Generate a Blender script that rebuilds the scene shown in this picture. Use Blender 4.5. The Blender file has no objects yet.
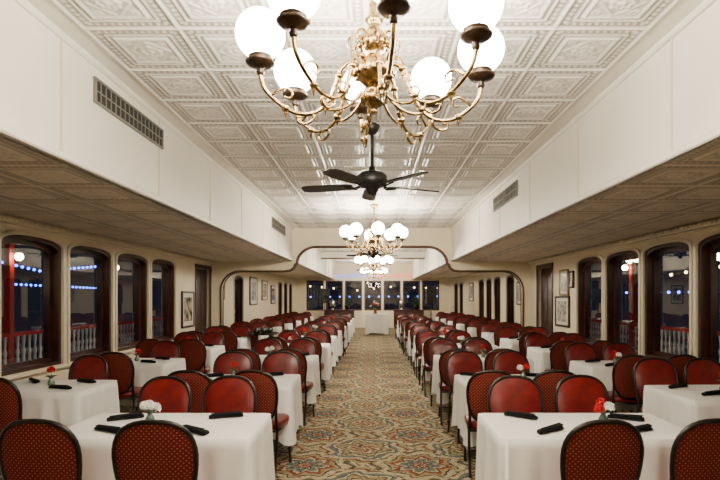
import bpy, math, random
from mathutils import Vector, Matrix
random.seed(7)
S=bpy.context.scene
COL=S.collection
pi=math.pi
# ------------------------------------------------------------ materials
class NT:
    def __init__(s,name):
        s.m=bpy.data.materials.new(name); s.m.use_nodes=True
        s.t=s.m.node_tree; s.b=s.t.nodes['Principled BSDF']
    def n(s,k,**kw):
        x=s.t.nodes.new(k)
        for a,b in kw.items(): setattr(x,a,b)
        return x
    def l(s,a,b): s.t.links.new(a,b)
    def M(s,op,a,b=None,c=None):
        x=s.n('ShaderNodeMath',operation=op)
        for i,v in enumerate((a,b,c)):
            if v is None: continue
            if isinstance(v,(int,float)): x.inputs[i].default_value=v
            else: s.l(v,x.inputs[i])
        return x.outputs[0]
    def ramp(s,f,stops,const=False):
        x=s.n('ShaderNodeValToRGB')
        if const: x.color_ramp.interpolation='CONSTANT'
        e=x.color_ramp.elements
        while len(e)<len(stops): e.new(.5)
        for i,(p,c) in enumerate(stops):
            e[i].position=p; e[i].color=(*c,1)
        s.l(f,x.inputs[0]); return x.outputs[0]
    def mix(s,f,a,b,bt='MIX'):
        x=s.n('ShaderNodeMixRGB',blend_type=bt)
        for i,v in zip((0,1,2),(f,a,b)):
            if isinstance(v,(int,float)): x.inputs[i].default_value=v
            elif isinstance(v,tuple): x.inputs[i].default_value=(*v,1)
            else: s.l(v,x.inputs[i])
        return x.outputs[0]
def simple(name,col,rough=.5,metal=0,noise=.0,scale=20,bump=0,spec=None,coat=0):
    t=NT(name); b=t.b
    b.inputs['Roughness'].default_value=rough; b.inputs['Metallic'].default_value=metal
    if spec is not None: b.inputs['Specular IOR Level'].default_value=spec
    if coat: b.inputs['Coat Weight'].default_value=coat
    tc=t.n('ShaderNodeTexCoord'); nz=t.n('ShaderNodeTexNoise'); nz.inputs['Scale'].default_value=scale; nz.inputs['Detail'].default_value=4
    t.l(tc.outputs['Object'],nz.inputs['Vector'])
    d=tuple(c*(1-noise) for c in col); u=tuple(min(1,c*(1+noise*.5)) for c in col)
    t.l(t.ramp(nz.outputs['Fac'],[(.3,d),(.7,u)]),b.inputs['Base Color'])
    if bump:
        bp=t.n('ShaderNodeBump'); bp.inputs['Strength'].default_value=bump; bp.inputs['Distance'].default_value=.01
        t.l(nz.outputs['Fac'],bp.inputs['Height']); t.l(bp.outputs[0],b.inputs['Normal'])
    return t.m
def emis(name,col,st):
    t=NT(name); t.b.inputs['Base Color'].default_value=(*col,1)
    t.b.inputs['Emission Color'].default_value=(*col,1); t.b.inputs['Emission Strength'].default_value=st
    return t.m
CREAM=simple('cream_wall_paint',(.84,.75,.56),.5,noise=.05,scale=3)
CREAM2=simple('bulkhead_paint',(.88,.84,.75),.45,noise=.04,scale=2)
TRIMC=simple('cream_trim_paint',(.76,.68,.51),.4,noise=.05)
BROWN=simple('dark_mahogany',(.045,.012,.008),.35,noise=.4,scale=8)
BTRIM=simple('brown_trim_paint',(.11,.055,.03),.4,noise=.2)
BLACK=simple('black_metal',(.008,.0075,.0075),.4,noise=.2)
FRAME=simple('chair_frame_metal',(.012,.008,.007),.3,metal=.2,noise=.2)
NAPK=simple('black_napkin_cloth',(.006,.006,.007),.9,noise=.3,scale=60,spec=.2)
CLOTH=simple('white_tablecloth',(.89,.87,.84),.75,noise=.04,scale=5,bump=.05)
VINYL=simple('red_vinyl',(.15,.0065,.006),.33,noise=.35,scale=14,bump=.12)
BRASS=simple('antique_brass',(.38,.25,.10),.26,metal=1,noise=.8,scale=35,bump=.3)
BRONZE=simple('dark_bronze_cup',(.045,.026,.015),.35,metal=.6,noise=.4,scale=30)
GLOBE=emis('lit_globe_glass',(1,.895,.72),88)
VENT=simple('vent_grille_dark',(.02,.018,.016),.7,noise=.2)
VENTW=simple('vent_frame_grey',(.20,.19,.17),.5,noise=.1)
GREEN=simple('leaf_green',(.02,.09,.02),.5,noise=.3)
REDF=simple('red_petals',(.55,.008,.012),.6,noise=.3,scale=60)
WHITF=simple('white_petals',(.88,.86,.82),.6,noise=.1,scale=60)
GREENG=simple('vase_glass',(.10,.16,.13),.08,noise=.2,spec=.8)
DECK=simple('night_deck',(.06,.05,.045),.6,noise=.3)
WHITEP=simple('white_rail_paint',(.8,.78,.72),.5,noise=.1)
REDP=simple('red_rail_paint',(.45,.02,.015),.4,noise=.2)
GOLDF=simple('gold_frame',(.30,.20,.08),.4,metal=.5,noise=.4,scale=40)
STEEL=simple('urn_steel',(.6,.6,.58),.2,metal=1,noise=.1)
MATB=simple('picture_mat',(.7,.68,.6),.8,noise=.05)
def glassmat():
    t=NT('night_window_glass'); t.t.nodes.remove(t.b)
    out=[n for n in t.t.nodes if n.type=='OUTPUT_MATERIAL'][0]
    tr=t.n('ShaderNodeBsdfTransparent'); tr.inputs[0].default_value=(.85,.87,.9,1)
    gl=t.n('ShaderNodeBsdfGlossy'); gl.inputs['Roughness'].default_value=.01; gl.inputs[0].default_value=(.95,.95,.95,1)
    lw=t.n('ShaderNodeLayerWeight'); lw.inputs[0].default_value=.5
    f=t.M('ADD',t.M('MULTIPLY',t.M('POWER',lw.outputs['Facing'],3.0),.55),.07)
    mx=t.n('ShaderNodeMixShader'); t.l(f,mx.inputs[0]); t.l(tr.outputs[0],mx.inputs[1]); t.l(gl.outputs[0],mx.inputs[2])
    t.l(mx.outputs[0],out.inputs[0]); return t.m
GLASS=glassmat()
def fabricmat():
    t=NT('maroon_dotted_fabric'); tc=t.n('ShaderNodeTexCoord'); sp=t.n('ShaderNodeSeparateXYZ'); t.l(tc.outputs['Object'],sp.inputs[0])
    a=t.M('MULTIPLY',t.M('ADD',sp.outputs[0],sp.outputs[2]),36); b=t.M('MULTIPLY',t.M('SUBTRACT',sp.outputs[0],sp.outputs[2]),36)
    fa=t.M('SUBTRACT',t.M('FRACT',a),.5); fb=t.M('SUBTRACT',t.M('FRACT',b),.5)
    r=t.M('SQRT',t.M('ADD',t.M('MULTIPLY',fa,fa),t.M('MULTIPLY',fb,fb)))
    col=t.ramp(r,[(0,(.34,.16,.06)),(.16,(.11,.009,.0075)),(.42,(.085,.0065,.006)),(.47,(.12,.012,.009))],True)
    t.l(col,t.b.inputs['Base Color']); t.b.inputs['Roughness'].default_value=.8; t.b.inputs['Specular IOR Level'].default_value=.2; return t.m
FABRIC=fabricmat()
def carpet():
    t=NT('ornate_carpet'); tc=t.n('ShaderNodeTexCoord'); sp=t.n('ShaderNodeSeparateXYZ'); t.l(tc.outputs['Object'],sp.inputs[0])
    X=t.M('MULTIPLY',sp.outputs[0],1/1.1); Y=t.M('MULTIPLY',sp.outputs[1],1/1.1)
    def cell(ox,oy,k,amp,k2,amp2):
        qx=t.M('SUBTRACT',t.M('FRACT',t.M('ADD',X,ox)),.5); qy=t.M('SUBTRACT',t.M('FRACT',t.M('ADD',Y,oy)),.5)
        r=t.M('SQRT',t.M('ADD',t.M('MULTIPLY',qx,qx),t.M('MULTIPLY',qy,qy)))
        th=t.M('ARCTAN2',qy,qx)
        w=t.M('MULTIPLY',t.M('SINE',t.M('MULTIPLY',th,k)),amp)
        w2=t.M('MULTIPLY',t.M('SINE',t.M('ADD',t.M('MULTIPLY',th,k2),t.M('MULTIPLY',r,30))),amp2)
        return r,t.M('ADD',t.M('ADD',r,w),w2)
    rA,fA=cell(.1,0,8,.032,16,.012); rB,fB=cell(.6,.5,6,.034,12,.014)
    tan=(.30,.225,.115); lt=(.43,.36,.225); dk=(.014,.018,.018); ru=(.23,.055,.02); ol=(.10,.10,.05); gy=(.11,.135,.125)
    cA=t.ramp(fA,[(0,ru),(.05,lt),(.07,dk),(.09,gy),(.15,lt),(.18,dk),(.195,ru),(.23,tan),(.28,dk),(.295,lt),(.36,tan),(.38,dk),(.395,ol),(.43,lt),(.475,dk),(.487,tan)],True)
    cB=t.ramp(fB,[(0,lt),(.04,dk),(.055,ru),(.10,lt),(.14,dk),(.155,tan),(.21,ol),(.235,lt),(.27,dk),(.285,gy),(.32,lt),(.37,ru),(.39,dk),(.40,tan),(.46,lt)],True)
    base=t.mix(t.M('GREATER_THAN',rA,rB),cA,cB)
    wv=t.n('ShaderNodeTexNoise'); wv.inputs['Scale'].default_value=7; wv.inputs['Detail'].default_value=1
    t.l(tc.outputs['Object'],wv.inputs['Vector'])
    band=t.M('LESS_THAN',t.M('ABSOLUTE',t.M('SUBTRACT',t.M('FRACT',t.M('MULTIPLY',wv.outputs['Fac'],7)),.5)),.10)
    base=t.mix(t.M('MULTIPLY',band,.65),base,dk)
    vo=t.n('ShaderNodeTexVoronoi'); vo.inputs['Scale'].default_value=9; t.l(tc.outputs['Object'],vo.inputs['Vector'])
    dot=t.M('LESS_THAN',vo.outputs['Distance'],.15)
    base=t.mix(t.M('MULTIPLY',dot,.7),base,ru)
    fn=t.n('ShaderNodeTexNoise'); fn.inputs['Scale'].default_value=90; t.l(tc.outputs['Object'],fn.inputs['Vector'])
    base=t.mix(.35,base,t.ramp(fn.outputs['Fac'],[(.35,(.45,.45,.45)),(.65,(1,1,1))]),'MULTIPLY')
    t.l(base,t.b.inputs['Base Color']); t.b.inputs['Roughness'].default_value=.9
    t.b.inputs['Specular IOR Level'].default_value=.15
    return t.m
CARPET=carpet()
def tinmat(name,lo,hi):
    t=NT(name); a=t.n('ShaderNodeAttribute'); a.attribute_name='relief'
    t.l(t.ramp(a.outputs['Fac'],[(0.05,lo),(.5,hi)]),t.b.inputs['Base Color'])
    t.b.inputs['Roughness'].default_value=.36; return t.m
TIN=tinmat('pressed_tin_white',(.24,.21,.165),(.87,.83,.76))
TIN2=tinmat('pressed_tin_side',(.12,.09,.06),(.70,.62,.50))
def picmat(name,c1,c2,c3,sc):
    t=NT(name); tc=t.n('ShaderNodeTexCoord'); nz=t.n('ShaderNodeTexNoise'); nz.inputs['Scale'].default_value=sc; nz.inputs['Detail'].default_value=5
    t.l(tc.outputs['Object'],nz.inputs['Vector']); t.l(t.ramp(nz.outputs['Fac'],[(.35,c1),(.5,c2),(.65,c3)]),t.b.inputs['Base Color'])
    t.b.inputs['Roughness'].default_value=.2; return t.m
PIC1=picmat('steamboat_print',(.06,.05,.04),(.3,.25,.18),(.55,.5,.4),7)
PIC2=picmat('engraving_print',(.2,.2,.18),(.5,.48,.42),(.65,.62,.55),12)
# ------------------------------------------------------------ mesh builder
class MB:
    def __init__(s): s.v=[];s.f=[];s.m=[];s.s=[];s.mats=[]
    def mi(s,mat):
        if mat not in s.mats: s.mats.append(mat)
        return s.mats.index(mat)
    def add(s,vs,fs,mat,smooth=True):
        o=len(s.v); s.v+= [tuple(v) for v in vs]; k=s.mi(mat)
        for f in fs: s.f.append(tuple(i+o for i in f)); s.m.append(k); s.s.append(smooth)
    def box(s,c,d,mat,M=None,bev=0):
        x,y,z=[a/2 for a in d]; 
        if bev:
            b=min(bev,x*.9,y*.9,z*.9); vs=[];idx={}
            for sx in(-1,1):
                for sy in(-1,1):
                    for sz in(-1,1):
                        for ax in range(3):
                            p=[sx*(x-b),sy*(y-b),sz*(z-b)]; p[ax]=(sx*x,sy*y,sz*z)[ax]
                            idx[(sx,sy,sz,ax)]=len(vs); vs.append(Vector(p))
            fs=[]
            for ax in range(3):
                o=[a for a in range(3) if a!=ax]
                for sg in(-1,1):
                    q=[]
                    for (a,b2) in((-1,-1),(1,-1),(1,1),(-1,1)):
                        k=[0,0,0];k[ax]=sg;k[o[0]]=a;k[o[1]]=b2;q.append(idx[(*k,ax)])
                    fs.append(q)
            for ax in range(3):
                o=[a for a in range(3) if a!=ax]
                for a in(-1,1):
                    for b2 in(-1,1):
                        k1=[0,0,0];k1[o[0]]=a;k1[o[1]]=b2;k2=list(k1);k1[ax]=-1;k2[ax]=1
                        fs.append([idx[(*k1,o[0])],idx[(*k2,o[0])],idx[(*k2,o[1])],idx[(*k1,o[1])]])
            for sx in(-1,1):
                for sy in(-1,1):
                    for sz in(-1,1): fs.append([idx[(sx,sy,sz,a)] for a in range(3)])
        else:
            vs=[Vector((a*x,b*y,e*z)) for a in(-1,1) for b in(-1,1) for e in(-1,1)]
            fs=[(0,1,3,2),(4,6,7,5),(0,4,5,1),(2,3,7,6),(0,2,6,4),(1,5,7,3)]
        if M: vs=[M@v for v in vs]
        c=Vector(c); s.add([v+c for v in vs],fs,mat,False)
    def lathe(s,prof,c,mat,seg=20,M=None,smooth=True):
        vs=[];fs=[];n=len(prof);c=Vector(c)
        for r,z in prof:
            for i in range(seg):
                a=2*pi*i/seg; v=Vector((r*math.cos(a),r*math.sin(a),z)); 
                if M: v=M@v
                vs.append(v+c)
        for j in range(n-1):
            for i in range(seg):
                k=(i+1)%seg; fs.append((j*seg+i,j*seg+k,(j+1)*seg+k,(j+1)*seg+i))
        s.add(vs,fs,mat,smooth)
    def sphere(s,c,r,mat,seg=24,rings=14,sc=(1,1,1)):
        vs=[];fs=[]
        for j in range(rings+1):
            p=pi*j/rings
            for i in range(seg):
                a=2*pi*i/seg; vs.append((c[0]+r*sc[0]*math.sin(p)*math.cos(a),c[1]+r*sc[1]*math.sin(p)*math.sin(a),c[2]+r*sc[2]*math.cos(p)))
        for j in range(rings):
            for i in range(seg):
                k=(i+1)%seg; fs.append((j*seg+i,(j+1)*seg+i,(j+1)*seg+k,j*seg+k))
        s.add(vs,fs,mat)
    def tube(s,pts,rad,mat,seg=8,closed=False,flat=1):
        pts=[Vector(p) for p in pts]; n=len(pts)
        if not hasattr(rad,'__len__'): rad=[rad]*n
        T=[]
        for i in range(n):
            if closed: t=pts[(i+1)%n]-pts[i-1]
            else: t=pts[min(i+1,n-1)]-pts[max(i-1,0)]
            T.append(t.normalized())
        up=Vector((0,0,1)) if abs(T[0].z)<.9 else Vector((0,1,0))
        N=(up-T[0]*up.dot(T[0])).normalized(); vs=[];fs=[]
        for i in range(n):
            N=(N-T[i]*N.dot(T[i])).normalized(); B=T[i].cross(N)
            for k in range(seg):
                a=2*pi*k/seg; vs.append(pts[i]+(N*math.cos(a)+B*math.sin(a)*flat)*rad[i])
        for i in range(n if closed else n-1):
            j=(i+1)%n
            for k in range(seg):
                l=(k+1)%seg; fs.append((i*seg+k,i*seg+l,j*seg+l,j*seg+k))
        if not closed:
            fs.append(tuple(range(seg-1,-1,-1))); fs.append(tuple((n-1)*seg+k for k in range(seg)))
        s.add(vs,fs,mat)
    def mesh(s,name):
        me=bpy.data.meshes.new(name); me.from_pydata(s.v,[],s.f)
        for m in s.mats: me.materials.append(m)
        me.polygons.foreach_set('material_index',s.m); me.polygons.foreach_set('use_smooth',s.s)
        me.validate(); me.update()
        import bmesh
        b=bmesh.new(); b.from_mesh(me); bmesh.ops.recalc_face_normals(b,faces=b.faces); b.to_mesh(me); b.free()
        return me
    def obj(s,name,loc=(0,0,0),rot=0,parent=None): return place(s.mesh(name),name,loc,rot,parent)
def place(me,name,loc=(0,0,0),rot=0,parent=None,scale=None):
    o=bpy.data.objects.new(name,me); o.location=loc; o.rotation_euler=(0,0,rot)
    if scale: o.scale=scale
    COL.objects.link(o)
    if parent: o.parent=parent
    return o
def smooth_path(pts,k=6,closed=False):
    P=[Vector(p) for p in pts]; out=[]; n=len(P)
    for i in range(n-1):
        a=P[max(i-1,0)];b=P[i];c=P[i+1];d=P[min(i+2,n-1)]
        for j in range(k):
            t=j/k; out.append(.5*((2*b)+(c-a)*t+(2*a-5*b+4*c-d)*t*t+(3*b-a-3*c+d)*t**3))
    out.append(P[-1]); return out
def flatshape(name,splines,depth,matrix,mat,parent=None,bevel=0):
    cu=bpy.data.curves.new(name,'CURVE'); cu.dimensions='2D'; cu.fill_mode='BOTH'; cu.extrude=depth/2
    for sp in splines:
        q=cu.splines.new('POLY'); q.points.add(len(sp)-1)
        for i,p in enumerate(sp): q.points[i].co=(p[0],p[1],0,1)
        q.use_cyclic_u=True
    o=bpy.data.objects.new(name+'_c',cu); COL.objects.link(o)
    dg=bpy.context.evaluated_depsgraph_get(); me=bpy.data.meshes.new_from_object(o.evaluated_get(dg))
    bpy.data.objects.remove(o); me.materials.clear(); me.materials.append(mat); me.transform(matrix)
    me.name=name; ob=bpy.data.objects.new(name,me); COL.objects.link(ob)
    if parent: ob.parent=parent
    return ob
def pane(name,outline,matrix,mat,parent):
    me=bpy.data.meshes.new(name); me.from_pydata([matrix@Vector((a,b,0)) for a,b in outline],[],[tuple(range(len(outline)))])
    me.materials.append(mat); me.update()
    return place(me,name,parent=parent)
# ------------------------------------------------------------ room constants
XL,XR=-4.1,3.95; BL,BR=-2.05,1.95; HT,HS=3.34,2.5; Y0,Y1=-7.0,27.0; YP=13.1
mb=MB(); mb.box(((XL+XR)/2,(Y0+Y1)/2,-.05),(XR-XL+.44,Y1-Y0+.4,.1),CARPET); mb.obj('floor')
mb=MB(); mb.box(((BL+BR)/2,(Y0+Y1)/2,HT+.06),(BR-BL+.1,Y1-Y0+.4,.1),CREAM2); CEIL=mb.obj('ceiling')
def sm(x,c,w): return math.exp(-((x-c)/w)**2)
def hfun(u,v,kind=0):
    m=max(abs(u),abs(v)); mn=min(abs(u),abs(v)); r=math.hypot(u,v); th=math.atan2(v,u)
    h=0
    h+=1.0*sm(m,.985,.03)
    h+=.55*sm(m,.84,.055)*(0.55+.45*math.cos(mn*40))
    h+=.7*sm(m,.70,.028)
    h+=.35*(1 if m<.62 else 0)
    h+=.6*sm(m,.55,.03)
    if m<.5:
        h+=.55*sm(abs(u)+abs(v)*.9,.44,.03)
        h+=.7*sm(r,.2+.035*math.cos(8*th),.035)+.8*sm(r,0,.09)
        h+=.35*sm(math.hypot(abs(u)-.38,abs(v)-.38),.07,.03)
    return h
def tile_row(name,n,res,mat,w=.61,fl=1):
    vs=[];fs=[];rel=[]; N=n*res
    for j in range(res+1):
        for i in range(N+1):
            u=((i%res)/res)*2-1 if i<N else 1; v=j/res*2-1
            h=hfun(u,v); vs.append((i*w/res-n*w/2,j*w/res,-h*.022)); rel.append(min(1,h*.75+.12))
    for j in range(res):
        for i in range(N):
            a=j*(N+1)+i; fs.append((a,a+N+1,a+N+2,a+1))
    me=bpy.data.meshes.new(name); me.from_pydata(vs,[],fs); me.materials.append(mat)
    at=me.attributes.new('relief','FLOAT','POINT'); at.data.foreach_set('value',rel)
    me.polygons.foreach_set('use_smooth',[True]*len(fs)); me.update(); return me
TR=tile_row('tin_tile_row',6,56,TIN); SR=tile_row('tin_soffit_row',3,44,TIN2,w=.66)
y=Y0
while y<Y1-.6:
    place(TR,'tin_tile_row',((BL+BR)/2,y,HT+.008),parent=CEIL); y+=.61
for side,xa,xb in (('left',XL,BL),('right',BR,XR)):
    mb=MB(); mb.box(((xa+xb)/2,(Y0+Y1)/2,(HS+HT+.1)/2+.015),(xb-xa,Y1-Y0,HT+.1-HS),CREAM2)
    xe=xb if side=='left' else xa; sg=1 if side=='left' else -1
    mb.box((xe+sg*.006,(Y0+Y1)/2,HT-.03),(.05,Y1-Y0,.05),CREAM2,bev=.012)
    mb.box((xe+sg*.004,(Y0+Y1)/2,HS+.03),(.03,Y1-Y0,.05),CREAM2,bev=.01)
    yy=Y0+1.1
    while yy<Y1:
        mb.box((xe+sg*.003,yy,(HS+HT)/2),(.008,.018,HT-HS-.1),TRIMC); yy+=1.55
    P=mb.obj('bulkhead_'+side)
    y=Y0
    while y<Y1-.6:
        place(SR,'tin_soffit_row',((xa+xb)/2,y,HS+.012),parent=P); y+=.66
def vent(x,sg,y0,y1,z0,z1):
    mb=MB(); cy=(y0+y1)/2;cz=(z0+z1)/2
    mb.box((x+sg*.008,cy,cz),(.01,y1-y0,z1-z0),VENT)
    for a in(z0,z1): mb.box((x+sg*.014,cy,a),(.022,y1-y0+.03,.014),VENTW)
    for a in(y0,y1): mb.box((x+sg*.014,a,cz),(.022,.014,z1-z0),VENTW)
    k=int((y1-y0)/.075)
    for i in range(1,k): mb.box((x+sg*.014,y0+(y1-y0)*i/k,cz),(.010,.008,z1-z0),VENTW)
    mb.box((x+sg*.016,cy,cz),(.010,y1-y0,.008),VENTW)
    mb.obj('air_vent')
vent(BL,1,3.8,5.0,3.03,3.2); vent(BL,1,10.4,11.9,3.0,3.2); vent(BR,-1,7.05,7.65,2.98,3.18); vent(BR,-1,7.75,8.4,2.98,3.18)
# ------------------------------------------------------------ side walls
def opening(y0,y1,z0,z1,ah=.13,inset=0):
    y0+=inset;y1-=inset;z0+=inset;z1-=inset
    ym=(y0+y1)/2;a=(y1-y0)/2; pts=[(y0,z0),(y1,z0)]
    for i in range(17):
        th=pi*i/16; c,s_=math.cos(th),math.sin(th); e=2/2.6
        pts.append((ym+a*math.copysign(abs(c)**e,c),z1-ah+ah*abs(s_)**e))
    return pts
MW=lambda x: Matrix.Translation((x,0,0))@Matrix.Rotation(pi/2,4,'Z')@Matrix.Rotation(pi/2,4,'X')
winL=[(5.62+1.29*k+.07,5.62+1.29*k+1.22) for k in range(-9,4)]
winR=[(6.42+1.25*k+.06,6.42+1.25*k+1.19) for k in range(-10,3)]
winL2=[(15.2,16.3),(22.2,23.2),(23.6,24.6),(25,26)]; winR2=[(14.6,15.5),(16.2,17.1),(17.4,18.3),(18.6,19.6),(23,24),(24.4,25.6)]
doorL=(11.95,13.0); doorR=(11.5,12.55)
wn=[0]
def build_side(side,x,sg,wins,wins2,door):
    th=.22; xc=x-sg*th/2
    holes=[opening(a,b,.72,2.33) for a,b in wins]+[opening(a,b,.55,2.25,.15) for a,b in wins2]+[[(door[0],.01),(door[1],.01),(door[1],2.28),(door[0],2.28)]]
    W=flatshape('wall_'+side,[[(Y0,0),(Y1,0),(Y1,HS+.02),(Y0,HS+.02)]]+holes,th,MW(xc),CREAM)
    for (a,b),(z0,z1,ah) in [(w,(.72,2.33,.13)) for w in wins]+[(w,(.55,2.25,.15)) for w in wins2]:
        wn[0]+=1; nm='window_%d'%wn[0]
        e=flatshape(nm,[opening(a,b,z0,z1,ah),opening(a,b,z0,z1,ah,.05)],.2,MW(xc-sg*.005),BROWN)
        flatshape('sash',[opening(a,b,z0,z1,ah,.045),opening(a,b,z0,z1,ah,.10)],.05,MW(xc-sg*.02),BROWN,e)
        flatshape('casing',[opening(a,b,z0,z1,ah,-.035),opening(a,b,z0,z1,ah,.004)],.02,MW(x+sg*.01),TRIMC,e)
        pane('glass',opening(a,b,z0,z1,ah,.07),MW(xc-sg*.02),GLASS,e)
    mb=MB()
    d0,d1=door; dc=(d0+d1)/2; w=d1-d0
    mb.box((xc,dc,1.14),(.06,w,2.26),BROWN)
    for zz,hh in((.5,.7),(1.55,1.1)):
        for s2 in(-1,1): mb.box((xc+sg*.035,dc+s2*w*.23,zz),(.02,w*.34,hh),BROWN,bev=.01)
    for a in(d0,d1): mb.box((x+sg*.012,a,1.16),(.03,.09,2.3),BROWN,bev=.008)
    mb.box((x+sg*.012,dc,2.32),(.03,w+.12,.09),BROWN,bev=.008)
    mb.sphere((xc+sg*.07,d0+.1,1.0),.03,GOLDF,12,8)
    mb.obj('door_%d'%(1 if side=='left' else 2))
    mb=MB(); mb.box((x+sg*.012,(Y0+Y1)/2,.07),(.024,Y1-Y0,.14),TRIMC,bev=.008); mb.obj('baseboard_'+side)
    mb=MB(); mb.box((x+sg*.035,(Y0+Y1)/2,HS-.035),(.07,Y1-Y0,.07),TRIMC,bev=.02); mb.box((x+sg*.02,(Y0+Y1)/2,HS-.085),(.03,Y1-Y0,.03),TRIMC,bev=.01)
    yy=Y0+.05
    while yy<13:
        mb.sphere((x+sg*.07,yy,HS-.035),.022,TRIMC,8,6); yy+=.09
    a0=wins[0][0]; b0=wins[-1][1]
    mb.box((x+sg*.03,(a0+b0)/2,.69),(.08,b0-a0+.1,.035),TRIMC,bev=.01)
    for (a,b) in wins:
        mb.box((x+sg*.008,(a+b)/2,.42),(.016,b-a-.1,.42),CREAM,bev=.006)
    mb.obj('trim_%d'%(1 if side=='left' else 2))
build_side('left',XL,1,winL,winL2,doorL); build_side('right',XR,-1,winR,winR2,doorR)
mb=MB(); mb.box((0,Y0-.1,1.7),(8.6,.2,3.5),CREAM); mb.obj('wall_back')
fw=[(-3.5+i*1.0,-2.62+i*1.0) for i in range(7)]
MF=Matrix.Translation((0,Y1+.1,0))@Matrix.Rotation(pi/2,4,'X')
flatshape('wall_far',[[(XL-.2,0),(XR+.2,0),(XR+.2,3.45),(XL-.2,3.45)]]+[[(a,.9),(b,.9),(b,2.45),(a,2.45)] for a,b in fw],.2,MF,CREAM)
for a,b in fw:
    wn[0]+=1
    e=flatshape('window_%d'%wn[0],[[(a,.9),(b,.9),(b,2.45),(a,2.45)],[(a+.06,.96),(b-.06,.96),(b-.06,2.39),(a+.06,2.39)]],.22,MF,BROWN)
    pane('glass',[(a+.05,.95),(b-.05,.95),(b-.05,2.4),(a+.05,2.4)],MF,GLASS,e)
# ------------------------------------------------------------ arch partition
def arch_curve():
    P=[(-3.86,.0),(-3.86,1.75)]
    for i in range(1,9):
        a=pi-(pi/2)*i/8; P.append((-3.4+.46*math.cos(a),1.75+.5*math.sin(a)))
    P+=[(-2.3,2.25),(-2.12,2.27),(-2.03,2.33),(-2.0,2.42)]
    for i in range(0,9):
        a=pi-(pi/2)*i/8; P.append((-1.45+.5*math.cos(a),2.45+.42*math.sin(a)))
    L=P; R=[(-a-.1,b) for a,b in reversed(P)]
    return L+R
AC=arch_curve()
out=[(XL,0)]+AC+[(XR,0),(XR,HS),(BR,HS),(BR,HT+.01),(BL,HT+.01),(BL,HS),(XL,HS)]
MP=Matrix.Translation((0,YP+.08,0))@Matrix.Rotation(pi/2,4,'X')
flatshape('wall_partition',[out],.16,MP,CREAM)
mb=MB(); mb.tube([(a,YP-.008,max(b,.0)) for a,b in AC],.024,BTRIM,8,flat=1); mb.obj('trim_3')
mb=MB(); mb.tube([(a,YP+.168,max(b,.0)) for a,b in AC],.024,BTRIM,8); mb.obj('trim_4')
mb=MB()
mb.box((-.05,20.1,3.2),(BR-BL,.2,.26),CREAM2); mb.box((-.05,19.99,3.08),(BR-BL,.03,.05),BTRIM)
mb.obj('ceiling_beam')
# ------------------------------------------------------------ outside deck
RAILGLOW=emis('deck_lamp_glass',(1,.75,.45),60)
for sg,side in((-1,'left'),(1,'right')):
    mb=MB(); x0=XL-.22 if sg<0 else XR+.22
    mb.box((x0+sg*1.5,7,-.12),(3,40,.2),DECK); mb.obj('deck_'+side)
    mb=MB(); xr=x0+sg*1.3
    mb.box((xr,7,1.02),(.09,38,.06),REDP); mb.box((xr,7,.12),(.07,38,.05),REDP)
    yy=-3
    prof=[(.018,.14),(.03,.2),(.016,.28),(.034,.48),(.02,.66),(.03,.74),(.016,.80),(.028,1.0)]
    while yy<15:
        mb.lathe(prof,(xr,yy,0),WHITEP,8); yy+=.14
    for yy in range(-4,26,3):
        mb.box((xr,yy,1.2),(.1,.1,2.6),REDP)
    mb.obj('deck_railing')
    for yy in (-1,2,5,8,11,14,17):  # invented glowing globes, added so the railing shows through the windows
        mb=MB(); mb.lathe([(0,.12),(.05,.11),(.06,.08),(.03,.07)],(0,0,0),BLACK,12); mb.sphere((0,0,.02),.06,RAILGLOW,12,8)
        mb.box((sg*.06,0,.1),(.1,.03,.03),BLACK)
        mb.obj('deck_lamp',(xr-sg*.16,yy,2.2))
BLUE=emis('blue_bulbs',(.05,.15,1),14); REDL=emis('red_bulbs',(1,.05,.04),5); BLUE2=emis('far_blue_bulbs',(.05,.15,1),5); WARM=emis('warm_bulbs',(1,.7,.35),14)
def string(pts,mat,step,r,name='string_lights'):
    mb=MB()
    for (a,b) in zip(pts[:-1],pts[1:]):
        a=Vector(a);b=Vector(b);n=max(1,int((b-a).length/step))
        mb.tube([a,b],.006,BLACK,5)
        for i in range(n): mb.sphere(a.lerp(b,i/n),r,mat,8,6)
    mb.obj(name)
string([(-9,8,2.2),(-9,11,2.6),(-9,14,2.3),(-9,17,2.6)],BLUE,.22,.035)
string([(-9.5,9,1.9),(-9.5,12,1.95),(-9.5,18,1.9)],BLUE,.2,.03)
string([(8,9,2.1),(8,12,2.3),(8,16,2.1)],WARM,.6,.04)
string([(8.5,8,1.7),(8.5,18,1.75)],BLUE,.5,.04)
string([(-2.4,26.9,2.62),(-1,26.9,2.72),(.3,26.9,2.62)],BLUE2,.14,.035)
string([(.3,26.9,2.62),(1.2,26.9,2.72),(2.2,26.9,2.62)],REDL,.16,.035)
string([(-4.5,31,2.3),(-1,31,2.0),(1,31,2.2),(4.5,31,2.1)],WARM,.7,.045)
string([(-4.5,32,1.6),(4.5,32,1.65)],BLUE,.6,.045)
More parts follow.
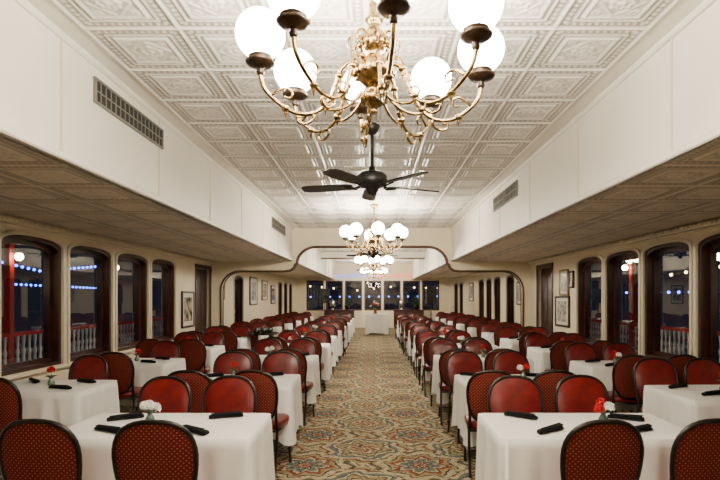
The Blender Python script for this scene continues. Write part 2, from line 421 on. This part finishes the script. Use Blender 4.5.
# ------------------------------------------------------------ chair
def chair_mesh():
    mb=MB(); cz,b=.705,.245
    def outl(t,k=1.0,off=0):
        c,s=math.cos(t),math.sin(t); e=2/2.5
        z=(b*k)*math.copysign(abs(s)**e,s); a=.212*k*(1+.10*z/b)
        return a*math.copysign(abs(c)**e,c),z
    def yb(z): return -.05-.16*(z-.46)
    N=40
    ring=[]
    for i in range(N):
        x,z=outl(2*pi*i/N); ring.append((x,yb(cz+z)+.012*(x/.2)**2,cz+z))
    mb.tube(ring,.0135,FRAME,8,closed=True)
    for side,mat in((1,VINYL),(-1,FABRIC)):
        vs=[];fs=[];L=6
        for j in range(L+1):
            k=.965*(1-(j/L)**1.0)
            for i in range(N):
                x,z=outl(2*pi*i/N,max(k,.001)); d=.032*(1-(k/.965)**3.5) if side>0 else .016*(1-(k/.965)**4)
                vs.append((x,yb(cz+z)+.012*(x/.2)**2+side*(.004+d),cz+z))
        for j in range(L):
            for i in range(N):
                k=(i+1)%N; fs.append((j*N+i,j*N+k,(j+1)*N+k,(j+1)*N+i))
        mb.add(vs,fs,mat)
    N=32;vs=[];fs=[]
    lay=[(.0,.405,.9),(.0,.405,.96),(0,.42,1.0),(0,.45,1.01),(0,.472,.97),(0,.483,.85),(0,.488,.5),(0,.49,.001)]
    for _,z,k in lay:
        for i in range(N):
            t=2*pi*i/N;c,s=math.cos(t),math.sin(t);e=2/4
            yy=.205*k*math.copysign(abs(s)**e,s); xx=(.215+.02*s)*k*math.copysign(abs(c)**e,c)
            vs.append((xx,.175+yy,z))
    for j in range(len(lay)-1):
        for i in range(N):
            k=(i+1)%N; fs.append((j*N+i,j*N+k,(j+1)*N+k,(j+1)*N+i))
    mb.add(vs,fs,VINYL)
    mb.box((0,.175,.398),(.38,.37,.016),FRAME)
    for s in(-1,1):
        mb.tube(smooth_path([(s*.19,-.10,.0),(s*.195,-.04,.22),(s*.195,-.022,.42),(s*.19,-.035,.52),(s*.205,-.07,.66)],5),.0125,FRAME,8)
        mb.tube(smooth_path([(s*.205,.37,.0),(s*.20,.35,.2),(s*.19,.34,.40)],4),.0125,FRAME,8)
        mb.tube([(s*.195,-.03,.40),(s*.19,.35,.395)],.011,FRAME,6)
        mb.tube([(s*.195,-.055,.17),(s*.203,.355,.17)],.008,FRAME,6)
        mb.lathe([(.0,0),(.016,0),(.016,.03),(.012,.035)],(s*.205,.37,0),BLACK,8)
        mb.lathe([(.0,0),(.016,0),(.016,.03),(.012,.035)],(s*.19,-.10,0),BLACK,8)
    mb.tube([(-.19,.34,.39),(.19,.34,.39)],.011,FRAME,6); mb.tube([(-.195,-.028,.40),(.195,-.028,.40)],.011,FRAME,6)
    mb.tube([(-.2,.15,.17),(.2,.15,.17)],.008,FRAME,6)
    return mb.mesh('dining_chair')
CH=chair_mesh()
# ------------------------------------------------------------ tables
def table_mesh(w,d,seed,drop=.50):
    mb=MB(); rnd=random.Random(seed); r=.03
    def rect():
        pts=[]
        segs=[((w/2,-d/2+r),(w/2,d/2-r)),((w/2-r,d/2),(-w/2+r,d/2)),((-w/2,d/2-r),(-w/2,-d/2+r)),((-w/2+r,-d/2),(w/2-r,-d/2))]
        cs=[(w/2-r,d/2-r,0),(-w/2+r,d/2-r,pi/2),(-w/2+r,-d/2+r,pi),(w/2-r,-d/2+r,1.5*pi)]
        for (a,b),(cx,cy,t0) in zip(segs,cs):
            L=math.hypot(b[0]-a[0],b[1]-a[1]); k=int(L/.022)
            nx,ny=(b[1]-a[1])/L,-(b[0]-a[0])/L
            for i in range(k):
                t=i/k; q=min(t,1-t)*L; pts.append((a[0]+(b[0]-a[0])*t,a[1]+(b[1]-a[1])*t,nx,ny,math.exp(-(q/.11)**2)))
            for i in range(7):
                t=t0+pi/2*i/6-0; pts.append((cx+r*math.cos(t),cy+r*math.sin(t),math.cos(t),math.sin(t),1.0))
        return pts
    R=rect(); n=len(R); z0=.755; vs=[];fs=[]
    S_=0;ss=[]
    for i in range(n):
        ss.append(S_); S_+=math.hypot(R[(i+1)%n][0]-R[i][0],R[(i+1)%n][1]-R[i][1])
    p1,p2=rnd.random()*6,rnd.random()*6
    for k in(.0,.5,.97): vs+=[(a*k,b*k,z0) for a,b,_,_,_ in R]
    vs+=[(a,b,z0-.004) for a,b,_,_,_ in R]
    K=9
    k1=round(S_/.24);k2=round(S_/.15)
    for j in range(1,K+1):
        t=j/K
        for i,(a,b,nx,ny,c) in enumerate(R):
            s=ss[i]/S_*2*pi
            wv=math.sin(k1*s+p1)*.6+.5*math.sin(k2*s+p2+1.3*math.sin(2*s))
            o=.004+.008*t+ (.026*wv)*t**.7*(1-.6*c)+.022*c*t
            dz=drop*(1+.14*c+.02*math.sin(3*s+p1))
            vs.append((a+nx*o,b+ny*o,z0-.004-t*dz))
    rows=len(vs)//n
    for j in range(rows-1):
        for i in range(n):
            k=(i+1)%n; fs.append((j*n+i,j*n+k,(j+1)*n+k,(j+1)*n+i))
    mb.add(vs,fs,CLOTH)
    mb.box((0,0,.735),(w-.02,d-.02,.03),BROWN)
    for s in(-1,1):
        mb.tube([(s*w*.3,0,.03),(s*w*.3,0,.72)],.03,BLACK,10)
        mb.tube([(s*w*.3,-d*.36,.02),(s*w*.3,d*.36,.02)],.02,BLACK,8)
    return mb.mesh('dining_table')
TI=[table_mesh(1.25,.70,i) for i in range(3)]; TO=[table_mesh(1.0,.74,i+9) for i in range(3)]
def napkin_mesh(seed):
    mb=MB(); vs=[];fs=[];n=14;L=12
    for j in range(L+1):
        t=j/L; x=-.115+.23*t; w=.033*(.75+.35*t)*(1 if 0<j<L else .75); h=.017*(1 if 0<j<L else .7)
        for i in range(n):
            a=2*pi*i/n; k=1+.12*math.sin(3*a+2*t+seed)
            vs.append((x,w*k*math.cos(a)+.005*math.sin(4*t),h+h*.98*math.sin(a)*k*.9))
    for j in range(L):
        for i in range(n):
            k=(i+1)%n; fs.append((j*n+i,j*n+k,(j+1)*n+k,(j+1)*n+i))
    fs.append(tuple(range(n)));fs.append(tuple(L*n+i for i in range(n-1,-1,-1)))
    mb.add(vs,fs,NAPK)
    mb.add([(-.1,-.02,.033),(.1,-.034,.037),(.11,.0,.041),(-.1,.004,.037),(-.1,-.022,.03),(.1,-.038,.03)],[(0,1,2,3),(4,5,1,0)],NAPK)
    return mb.mesh('folded_napkin')
NP=[napkin_mesh(i) for i in range(2)]
def flower(mb,c,r,mat,seed):
    rnd=random.Random(seed); mb.sphere(c,r*.62,mat,10,8)
    N=46
    for i in range(N):
        z=1-1.5*(i+.5)/N; q=math.sqrt(max(0,1-z*z)); a=i*2.39996
        d=Vector((q*math.cos(a),q*math.sin(a),z)); u=d.cross(Vector((.3,.5,.8))).normalized(); v=d.cross(u)
        ang=rnd.random()*pi; u,v=u*math.cos(ang)+v*math.sin(ang),v*math.cos(ang)-u*math.sin(ang)
        C=Vector(c); b=C+d*r*.45; R_=r*(.9+.2*rnd.random())
        mb.add([b,C+d*R_*.9-u*r*.36,C+d*R_*1.02-u*r*.15+v*r*.1,C+d*R_*.93,C+d*R_*1.04+u*r*.16+v*r*.1,C+d*R_*.9+u*r*.36],[(0,1,2),(0,2,3),(0,3,4),(0,4,5)],mat,False)
def vase_mesh(mats,seed,h0):
    mb=MB()
    mb.lathe([(0,0),(.026,0),(.03,.006),(.031,.03),(.022,.05),(.015,.062),(.016,.07),(.021,.078),(.017,.078),(.012,.065)],(0,0,0),GREENG,16)
    for i,m in enumerate(mats):
        a=i*2.1+seed; x,y=.036*math.cos(a),.036*math.sin(a); h=h0+.014*i
        if len(mats)==1: x=y=0
        mb.tube([(0,0,.03),(x*.4,y*.4,.07),(x,y,h-.015)],.0025,GREEN,6)
        flower(mb,(x,y,h),.036,m,seed+i)
    for i in range(7):
        a=i*.9+seed; ca,sa=math.cos(a),math.sin(a)
        mb.add([(0,0,.07),(.03*ca-.012*sa,.03*sa+.012*ca,.095),(.06*ca,.06*sa,.095-.01*(i%3)),(.03*ca+.012*sa,.03*sa-.012*ca,.095)],[(0,1,2,3)],GREEN)
    return mb.mesh('flower_vase')
VW=vase_mesh([WHITF,WHITF,WHITF],1,.10); VR=vase_mesh([REDF],2,.145); VM=vase_mesh([REDF,WHITF,REDF],3,.10)
def J(a): return random.uniform(-a,a)
def chair(x,y,face):
    place(CH,'dining_chair',(x,y,0),(0 if face>0 else pi)+J(.13))
def napkin(x,y,r): place(random.choice(NP),'folded_napkin',(x,y,.757),r)
PI_=1.9
for side in(-1,1):
    for k in range(10):
        y=3.45+PI_*k; xc=-1.375 if side<0 else 1.38
        if k: xc=side*(1.43 if side<0 else 1.50)+J(.02)
        if abs(y-YP)<.2: y-=.1
        place(TI[k%3],'dining_table',(xc,y,0),0 if k==0 else J(.03))
        n0=.60 if k==0 else .66
        for cx in(((1.15,1.75) if side<0 else (1.23,1.80)) if k==0 else (1.05,1.62)): chair(side*cx+J(.03),y-n0+J(.02),1)
        for cx in((1.14,1.68) if k==0 else (1.08,1.64)): chair(side*cx+J(.04),y+.67+J(.05),-1)
        if k<8:
            place((VW if side<0 else VM) if k==0 else [VM,VR,VW][(k+(0 if side<0 else 2))%3],'flower_vase',(xc+(-.12 if side<0 else .15)*(1 if k==0 else .2),y+.02,.755),J(2))
            for cx,yo,r in((1.06,.2,-.5),(1.72,.14,-.4),(1.12,-.2,.6 if k==0 else -.6),(1.66,-.2,.5)):
                napkin(side*cx+J(.04),y+yo+J(.02),r*side+J(.25))
    for k in range(11):
        y=(3.05 if side<0 else 2.75)+PI_*k; xc=side*3.12
        if side>0: xc=3.1
        if k==5 : y-=.05
        place(TO[k%3],'dining_table',(xc,y,0),J(.03))
        xs=(3.06,) if (side<0 and k<3) else (2.86,3.42)
        for cx in xs:
            chair(side*cx+J(.05),y-.66+J(.03),1); chair(side*(cx+.05)+J(.05),y+.68+J(.04),-1)
        if k<8:
            place([VR,VR,VM][k%3],'flower_vase',(xc+J(.05),y+.03,.755),J(2))
            for cx,yo in((2.85,.18),(3.4,.2),(2.9,-.18)):
                napkin(side*cx+J(.04),y+yo,(.5+J(.3))*side)
# ------------------------------------------------------------ chandelier
def chandelier_mesh(top):
    mb=MB(); RR=.535; q_=.74
    prof=[(0,-.20),(.010,-.197),(.02,-.185),(.012,-.175),(.02,-.165),(.042,-.15),(.055,-.125),(.048,-.10),(.028,-.085),(.024,-.07),(.045,-.06),(.078,-.03),(.092,.0),(.088,.035),(.066,.06),(.04,.075),(.03,.09),(.05,.105),(.068,.14),(.062,.175),(.042,.2),(.024,.22),(.03,.24),(.045,.255),(.028,.27),(.018,.31),(.024,.33),(.012,.35),(.011,top-.07)]
    mb.lathe(prof,(0,0,0),BRASS,24)
    mb.lathe([(.011,top-.09),(.03,top-.07),(.07,top-.03),(.08,top-.001),(0,top)],(0,0,0),BRASS,24)
    for zz,rr in((.0,.094),(.14,.07),(-.125,.055)):
        for i in range(12):
            a=2*pi*i/12; mb.sphere((rr*math.cos(a),rr*math.sin(a),zz),.013,BRASS,8,6,(1,1,1.8))
    for k in range(8):
        a=math.radians(-82+45*k)
        def R(r,z,w=0,a=a):
            r*=RR/.55; z*=q_
            return (r*math.cos(a)-w*math.sin(a),r*math.sin(a)+w*math.cos(a),z)
        main=smooth_path([R(*p) for p in((.05,.02),(.10,.07),(.16,.02),(.19,-.09),(.23,-.21),(.30,-.28),(.39,-.28),(.47,-.22),(.53,-.14),(.55,-.06),(.55,-.01))],6)
        n=len(main); mb.tube(main,[.0115-.003*math.sin(pi*i/n) for i in range(n)],BRASS,8)
        sc=[R(.06,-.12),R(.10,-.19),R(.16,-.24),R(.22,-.25),R(.26,-.21),R(.25,-.165),R(.215,-.16),R(.205,-.185),R(.222,-.2)]
        q=smooth_path(sc,5); m=len(q); mb.tube(q,[.008-.004*i/m for i in range(m)],BRASS,7)
        sc=[R(.30,-.28),R(.30,-.32),R(.335,-.35),R(.37,-.34),R(.375,-.31),R(.35,-.305)]
        q=smooth_path(sc,5); m=len(q); mb.tube(q,[.008-.004*i/m for i in range(m)],BRASS,7)
        sc=[R(.50,-.18),R(.44,-.13),R(.40,-.15),R(.41,-.19),R(.44,-.18)]
        q=smooth_path(sc,5); m=len(q); mb.tube(q,[.007-.003*i/m for i in range(m)],BRASS,7)
        sc=[R(.04,.2),R(.08,.24),R(.12,.22),R(.13,.17),R(.10,.14),R(.085,.17)]
        q=smooth_path(sc,5); m=len(q); mb.tube(q,[.007-.004*i/m for i in range(m)],BRASS,7)
        for (r,z,l) in((.24,-.22,.05),(.43,-.26,.05),(.17,-.03,.05)):
            mb.sphere(R(r,z),l*.4,BRASS,8,6,(1,1,.8)); mb.lathe([(.010,0),(.007,-.025),(0,-.05)],R(r,z),BRASS,8)
        c=(RR*math.cos(a),RR*math.sin(a),0)
        mb.lathe([(0,-.045),(.014,-.04),(.02,-.025),(.012,-.015),(.018,-.005),(.045,.0),(.066,.012),(.07,.022),(.064,.024),(.05,.02),(.05,.04),(.056,.045),(.048,.05)],c,BRONZE,20)
        mb.sphere((c[0],c[1],.15),.114,GLOBE,28,18)
    return mb.mesh('chandelier')
ZC=2.675
CM=chandelier_mesh(HT-ZC)
for yy in(-5.0,2.5,9.8,17.2,24.2): place(CM,'chandelier',(0,yy,ZC),0)
# ------------------------------------------------------------ ceiling fan
def fan_mesh():
    mb=MB()
    mb.lathe([(0,0),(.075,0),(.08,-.02),(.06,-.07),(.03,-.1),(.016,-.105),(.016,-.42),(.03,-.425),(.035,-.46),(.05,-.47),(.12,-.49),(.15,-.52),(.155,-.56),(.15,-.60),(.12,-.63),(.07,-.645),(.06,-.67),(.045,-.70),(.02,-.715),(0,-.72)],(0,0,0),BLACK,28)
    for k in range(5):
        M=Matrix.Rotation(math.radians(94+72*k),4,'Z')
        T=M@Matrix.Translation((0,0,-.625))@Matrix.Rotation(math.radians(11),4,'X')
        prof=[(.20,.05),(.26,.066),(.4,.074),(.6,.078),(.70,.072),(.745,.045),(.75,.0)]
        up=[Vector((x,w,0)) for x,w in prof]+[Vector((x,-w,0)) for x,w in reversed(prof[:-1])]
        n=len(up); vs=[T@v for v in up]+[T@(v+Vector((0,0,.012))) for v in up]
        fs=[tuple(range(n)),tuple(range(2*n-1,n-1,-1))]+[(i,(i+1)%n,n+(i+1)%n,n+i) for i in range(n)]
        mb.add(vs,fs,BLACK,False)
        for s in(-1,1): mb.tube([M@Vector((.12,s*.012,-.61)),M@Vector((.17,s*.03,-.64)),M@Vector((.28,s*.035,-.623))],.009,BLACK,6)
    return mb.mesh('ceiling_fan')
FM=fan_mesh()
for yy in(5.25,13.9,21.5): place(FM,'ceiling_fan',(-.02,yy,HT))
# ------------------------------------------------------------ wall pictures
def picture(side,yc,zc,w,h,pm,fm=GOLDF):
    mb=MB(); s=-side; x=(XL if side<0 else XR)+s*.004
    mb.box((s*.012,0,0),(.02,w,h),MATB); mb.box((s*.024,0,0),(.004,w*.68,h*.7),pm)
    for a in(-1,1):
        mb.box((s*.02,a*w/2,0),(.04,.04,h+.04),fm,bev=.008); mb.box((s*.02,0,a*h/2),(.04,w+.04,.04),fm,bev=.008)
    mb.obj('framed_picture',(x,yc,zc))
picture(-1,11.4,1.33,.7,.75,PIC1,BROWN)
picture(-1,13.9,1.75,.5,.4,PIC2,GOLDF); picture(-1,17.6,1.8,1.0,.9,PIC2,BROWN); picture(-1,19.4,1.85,.9,.7,PIC2,GOLDF); picture(-1,21,1.7,.8,.7,PIC1,BROWN)
picture(1,10.75,1.9,.45,.5,PIC2,GOLDF); picture(1,10.85,1.3,.75,.6,PIC2,BROWN); picture(1,10.35,1.95,.2,.3,PIC1,BROWN)
picture(1,14.0,1.7,.5,.6,PIC2,BROWN); picture(1,21,1.8,.8,.7,PIC2,GOLDF)
# ------------------------------------------------------------ far end
BT=table_mesh(.95,.7,33,.7)
o=place(BT,'buffet_table',(.13,22.6,0)); o.scale=(1,1,1.15)
mb=MB()
mb.lathe([(0,0),(.08,0),(.09,.02),(.05,.08),(.09,.2),(.1,.25),(.08,.25)],(0,0,0),BRASS,16)
for i in range(26):
    a=i*2.4; r=.02+.008*i; mb.tube([(0,0,.2),(r*math.cos(a)*.6,r*math.sin(a)*.6,.4),(r*math.cos(a),r*math.sin(a),.55-.009*i)],.006,GREEN,5)
    mb.sphere((r*math.cos(a),r*math.sin(a),.56-.009*i),.035,(REDF,WHITF,GREEN)[i%3],8,6)
mb.obj('flower_arrangement',(.05,22.6,.869))
for sx in(-1.75,1.75):
    mb=MB(); mb.box((0,0,.50),(1.5,.5,.8),BROWN,bev=.02); mb.box((0,0,.93),(1.6,.56,.05),BROWN,bev=.01)
    for i in(-1,0,1):
        mb.box((i*.49,-.255,.5),(.42,.02,.66),BROWN,bev=.01); mb.sphere((i*.49+.15,-.275,.55),.02,GOLDF,8,6)
    for a in(-.68,.68):
        for b in(-.2,.2): mb.box((a,b,.05),(.07,.07,.1),BROWN)
    mb.obj('sideboard',(sx,26.3,0))
    mb=MB(); mb.lathe([(0,0),(.12,0),(.12,.03),(.06,.06),(.06,.09),(.13,.12),(.15,.3),(.14,.42),(.08,.48),(.02,.5),(.02,.54),(0,.55)],(0,0,0),STEEL,20)
    mb.tube([(0,-.14,.18),(0,-.2,.18),(0,-.21,.13)],.012,BLACK,6)
    for s in(-1,1): mb.tube([(s*.14,0,.32),(s*.19,0,.30),(s*.19,0,.22),(s*.14,0,.2)],.01,BLACK,6)
    mb.obj('coffee_urn',(sx-.35,26.3,.956))
    mb=MB(); mb.lathe([(0,0),(.1,0),(.14,.2),(.15,.22),(.13,.22),(.1,.2),(0,.2)],(0,0,0),BRONZE,16)
    for i in range(34):
        a=i*2.4; r=.10+.012*(i%14); h=.75-.018*i; ca,sa=math.cos(a),math.sin(a)
        mb.tube([(0,0,.18),(r*.5*ca,r*.5*sa,h*.75),(r*ca,r*sa,h)],.004,GREEN,4)
        mb.add([(r*ca*.8,r*sa*.8,h-.05),(r*ca-.04*sa,r*sa+.04*ca,h),(r*ca*1.5,r*sa*1.5,h-.04),(r*ca+.04*sa,r*sa-.04*ca,h)],[(0,1,2,3)],GREEN)
    mb.obj('potted_plant',(sx+.4,26.3,.956))
def speaker():
    mb=MB(); mb.box((0,0,1.65),(.42,.36,.66),BLACK,bev=.03)
    mb.lathe([(0,0),(.15,0),(.16,.02),(.17,0)],(0,-.185,1.52),VENT,20,M=Matrix.Rotation(pi/2,3,'X')); mb.lathe([(0,0),(.05,.0),(.07,.02),(.08,0)],(0,-.185,1.84),VENT,16,M=Matrix.Rotation(pi/2,3,'X'))
    mb.tube([(0,0,.6),(0,0,1.35)],.02,BLACK,8)
    for k in range(3):
        a=k*2.094+.5; mb.tube([(0,0,.75),(.4*math.cos(a),.4*math.sin(a),.01)],.014,BLACK,6)
    return mb.mesh('loudspeaker')
SPK=speaker(); place(SPK,'loudspeaker',(2.4,21.9,0)); place(SPK,'loudspeaker',(-2.3,24.3,0),.3)
mb=MB() # tray stand
for s in(-1,1):
    mb.tube([(-.2,s*.2,.0),(.2,s*.2,.8)],.012,BLACK,6); mb.tube([(.2,s*.2,0),(-.2,s*.2,.8)],.012,BLACK,6)
for x in(-.2,.2): mb.tube([(x,-.2,.8),(x,.2,.8)],.012,BLACK,6)
mb.lathe([(0,.81),(.33,.81),(.35,.84),(.34,.845),(.32,.82),(0,.82)],(0,0,0),BLACK,24)
for i in range(5): mb.lathe([(0,.82),(.04,.82),(.045,.95),(.04,.95),(.035,.83)],(.15*math.cos(i*1.25),.15*math.sin(i*1.25),0),BLACK,10)
mb.obj('tray_stand',(-2.36,11.0,0))
# ------------------------------------------------------------ world, camera
w=bpy.data.worlds.new('night'); S.world=w; w.use_nodes=True
w.node_tree.nodes['Background'].inputs[0].default_value=(.010,.012,.02,1); w.node_tree.nodes['Background'].inputs[1].default_value=1
c=bpy.data.cameras.new('cam'); co=bpy.data.objects.new('camera',c); COL.objects.link(co)
co.location=(0,0,1.6); co.rotation_euler=(pi/2,0,0); c.sensor_width=36; c.lens=26; c.shift_x=-14/720; c.shift_y=57/720; c.clip_start=.05
S.camera=co
